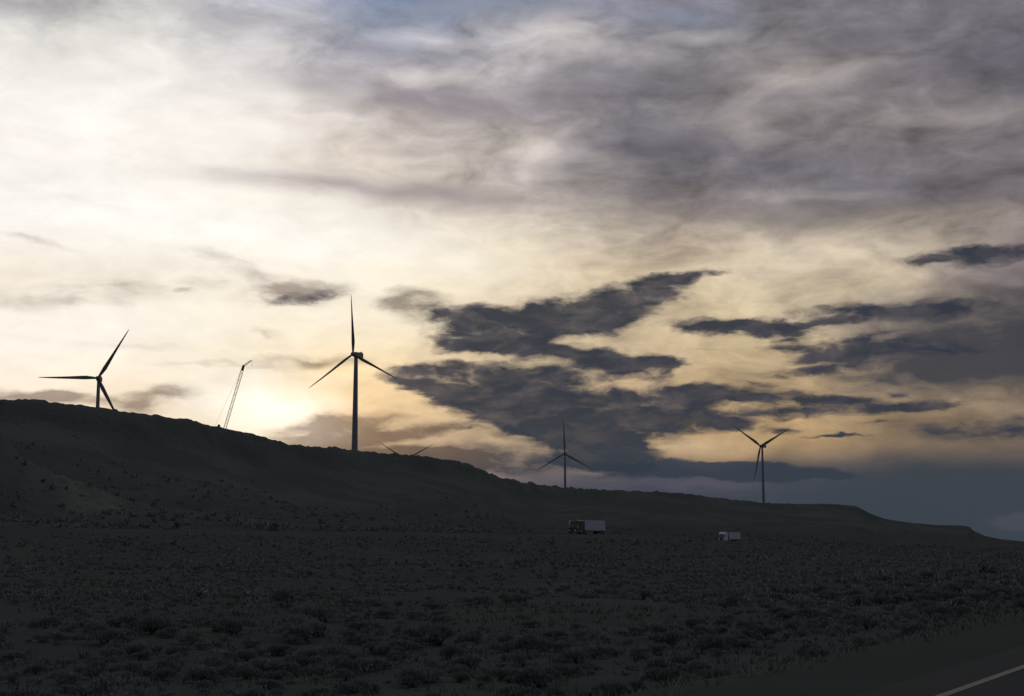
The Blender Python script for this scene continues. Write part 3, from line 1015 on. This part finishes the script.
def lorry(P, z, label, cabmat, boxlen, boxmat, roofmat, rearmat, boxtop, low):
    ang = math.atan2(-TD[1], -TD[0])
    t = empty('semi_truck', (P[0], P[1], z), ang, label=label, cat='truck')
    # tractor: from x=0 (rear of sleeper) to 5.6
    pts = [(0.2, .75), (4.6, .75), (4.72, 1.75), (4.5, 2.95), (4.1, 3.7), (3.7, 3.95), (0.2, 3.95)]
    if low:
        pts = [(0.2, .6), (3.1, .6), (3.25, 1.6), (2.95, 3.0), (2.6, 3.35), (1.6, 3.7), (0.2, 3.7)]
    fx = max(p[0] for p in pts)
    cb = obj('cab', prism(bmesh.new(), pts, -1.2, 1.2), cabmat, t)
    wsx = [(4.66, 1.95), (4.52, 2.85)] if not low else [(3.2, 1.75), (2.98, 2.9)]
    bm = bmesh.new()
    (xa, za), (xb, zb) = wsx
    prism(bm, [(xa + .02, za), (xb + .02, zb), (xb + .045, zb + .02), (xa + .045, za + .02)], -1.05, 1.05)
    obj('windshield', bm, M['glass'], cb)
    for s in (-1, 1):
        y0, y1 = sorted((s * 1.2, s * 1.215))
        dx = 3.2 if not low else 1.7
        d = obj('door', boxbm(dx, dx + 1.05, y0, y1, .85, 2.7), cabmat, cb)
        y0, y1 = sorted((s * 1.216, s * 1.23))
        obj('window', boxbm(dx + .1, dx + .95, y0, y1, 1.95, 2.6), M['glass'], d)
        bm = bmesh.new()
        mx = dx + 1.15
        box(bm, mx, mx + .12, *sorted((s * 1.42, s * 1.62)), 2.0, 2.7, bev=.03)
        bar(bm, (mx + .06, s * 1.2, 2.4), (mx + .06, s * 1.45, 2.4), .025)
        obj('mirror', bm, M['steel'], cb)
        bm = boxbm(fx - .04, fx + .05, *sorted((s * .75, s * 1.1)), 1.0, 1.3, bev=.02)
        obj('headlight', bm, M['lamp'], cb)
        bm = bmesh.new()
        bar(bm, (.25, s * 1.05, .9), (.25, s * 1.05, 4.1), .09, 10)
        obj('exhaust_stack', bm, M['steel'], cb)
        bm = bmesh.new()
        bar(bm, (1.0, s * 1.0, .75), (2.5, s * 1.0, .75), .3, 16)
        obj('fuel_tank', bm, M['steel'], t)
    bm = bmesh.new()
    box(bm, fx - .01, fx + .035, -.62, .62, .95, 1.65)
    for i in range(6):
        box(bm, fx + .035, fx + .06, -.6, .6, 1.0 + i * .11, 1.04 + i * .11)
    obj('grille', bm, M['steel'], cb)
    obj('bumper', boxbm(fx - .25, fx + .22, -1.22, 1.22, .35, .74, bev=.06), M['silver'] if low else M['steel'], cb)
    # bright roof fairing edge
    if not low:
        f = prism(bmesh.new(), [(3.72, 3.96), (3.72, 4.14), (.2, 4.14), (.2, 3.96)], -1.2, 1.2)
        obj('roof_fairing', f, M['silver'], cb)
        pf = prism(bmesh.new(), [(4.70, 1.95), (4.78, 1.95), (4.60, 2.96), (4.2, 3.72), (3.78, 4.0), (3.74, 3.95), (4.12, 3.69), (4.52, 2.93)], -1.2, -1.0)
        obj('window_pillar', pf, M['silver'], cb)
    # frame rails
    obj('chassis', boxbm(-3.2, fx - .3, -.45, .45, .62, .74), M['steel'], t)
    # trailer
    x1 = -.75
    x0 = x1 - boxlen
    bd = obj('trailer', boxbm(x0 + .35, x1, -1.28, 1.28, 1.15, boxtop, bev=.04), boxmat, t)
    bm = bmesh.new()
    for s in (-1, 1):
        n = int(boxlen / 1.2)
        for i in range(n + 1):
            xx = x0 + .5 + (boxlen - .7) * i / n
            box(bm, xx - .02, xx + .02, *sorted((s * 1.28, s * 1.295)), 1.2, boxtop - .06)
    obj('side_rib', bm, boxmat, bd)
    bm = bmesh.new()
    box(bm, x0 + .33, x1 + .02, -1.31, 1.31, boxtop - .02, boxtop + .09)
    obj('roof_rail', bm, roofmat, bd)
    bm = bmesh.new()
    box(bm, x0 + .33, x1 + .02, -1.31, -1.285, 1.05, 1.22)
    box(bm, x0 + .33, x1 + .02, 1.285, 1.31, 1.05, 1.22)
    obj('side_rail', bm, M['steel'], bd)
    obj('rear_frame', boxbm(x0, x0 + .345, -1.3, 1.3, 1.1, boxtop + .02, bev=.03), rearmat, bd)
    obj('underframe', boxbm(x0 + .4, x1 - .4, -.5, .5, .9, 1.13), M['steel'], bd)
    bm = bmesh.new()
    for s in (-1, 1):
        bar(bm, (x1 - 2.6 if boxlen > 9 else x1 - 1.6, s * .8, .1), (x1 - 2.6 if boxlen > 9 else x1 - 1.6, s * .8, 1.1), .08)
    obj('landing_leg', bm, M['steel'], bd)
    for s in (-1, 1):
        wheel(t, fx - 1.15, s * 1.02, s)
        for xx in (-1.0, -2.3):
            wheel(t, xx, s * 1.02, s)
        for xx in (x0 + 1.2, x0 + 2.45):
            wheel(t, xx, s * 1.02, s)
        fd = obj('mudflap', boxbm(x0 + .45, x0 + .48, s * 1.02 - .3, s * 1.02 + .3, .3, 1.05), M['rubber'], t)
    return t


def boulder(px, py, r, s, seed, label, dz=0.0):
    a = azel(px, py)[0]
    x, y = math.sin(a) * r, math.cos(a) * r
    g = random.Random(seed)
    bm = bmesh.new()
    bmesh.ops.create_icosphere(bm, subdivisions=3, radius=1)
    for v in bm.verts:
        n_ = math.sin(v.co.x * 3.1 + seed) * .13 + math.cos(v.co.y * 4.3 + seed) * .11 + math.sin(v.co.z * 5 + v.co.x * 4) * .08
        v.co *= 1 + n_ + g.uniform(-.03, .03)
        v.co.z *= .8
        v.co *= s
    o = obj('boulder', bm, M['rock'])
    o.location = (x, y, ground_z(x, y) + s * .45 + dz)
    tag(o, label, 'rock')


if not SKY_ONLY:
    build_terrain()
    # far carriageway
    pts = [P1 + TD * s for s in np.linspace(-420, 700, 80)]
    strip('highway', pts, -6, 6, .12, M['asphalt'], lambda p: float(far_road_z(np.array([(p - P1) @ TD]))[0]))
    # our road with its shoulder and edge line
    pts = [L0 + OD * s for s in np.linspace(-60, 700, 60)]
    strip('road', pts, -14, .9, 0, M['asphalt'], lambda p: OZ)
    strip('road_edge_line', pts, -.065, .065, .004, M['line'], lambda p: OZ)
    build_vegetation()
    turbine(98, 378, 1240, -8, (180.5, 60, -62.5), 'wind turbine farthest left, one blade level to the left, on the hilltop', L=48.5, slim=.88)
    turbine(353, 354, 1165, -33, (92, 212, -28), 'large near wind turbine with one blade straight up beside the bright glow', rb=2.7, slim=.72)
    turbine(405.5, 459.5, 2150, 0, (147, 29, -91), 'wind turbine hidden by the ridge, only two blade tips showing in a V', slim=.6)
    turbine(564.5, 453.5, 2100, -8, (91, 211, -30), 'faint distant wind turbine above the truck, one blade up, before dark cloud', slim=.75)
    turbine(760.5, 446, 2030, -30, (144, 25, -103), 'distant wind turbine on the right with two blades raised in a V')
    crane()
    h0 = lorry(P1, float(far_road_z(np.array([0.]))[0]) + .13, 'dark semi truck with bright cab edge pulling a pale blue box trailer', M['dark'], 12.6, M['trailer'], M['silver'], M['silver'], 4.0, False)
    h1 = lorry(P2, float(far_road_z(np.array([float(s2)]))[0]) + .13, 'smaller white truck farther along the highway, white cab and dark roof edge', M['white'], 10.6, M['trailer'], M['steel'], M['tan'], 3.7, True)
    boulder(116, 412, 740, 1.1, 3, 'rounded boulder on the ridge line right of the leftmost turbine')
    boulder(219, 426, 848, .9, 8, 'dark boulder on the ridge line just left of the crane')
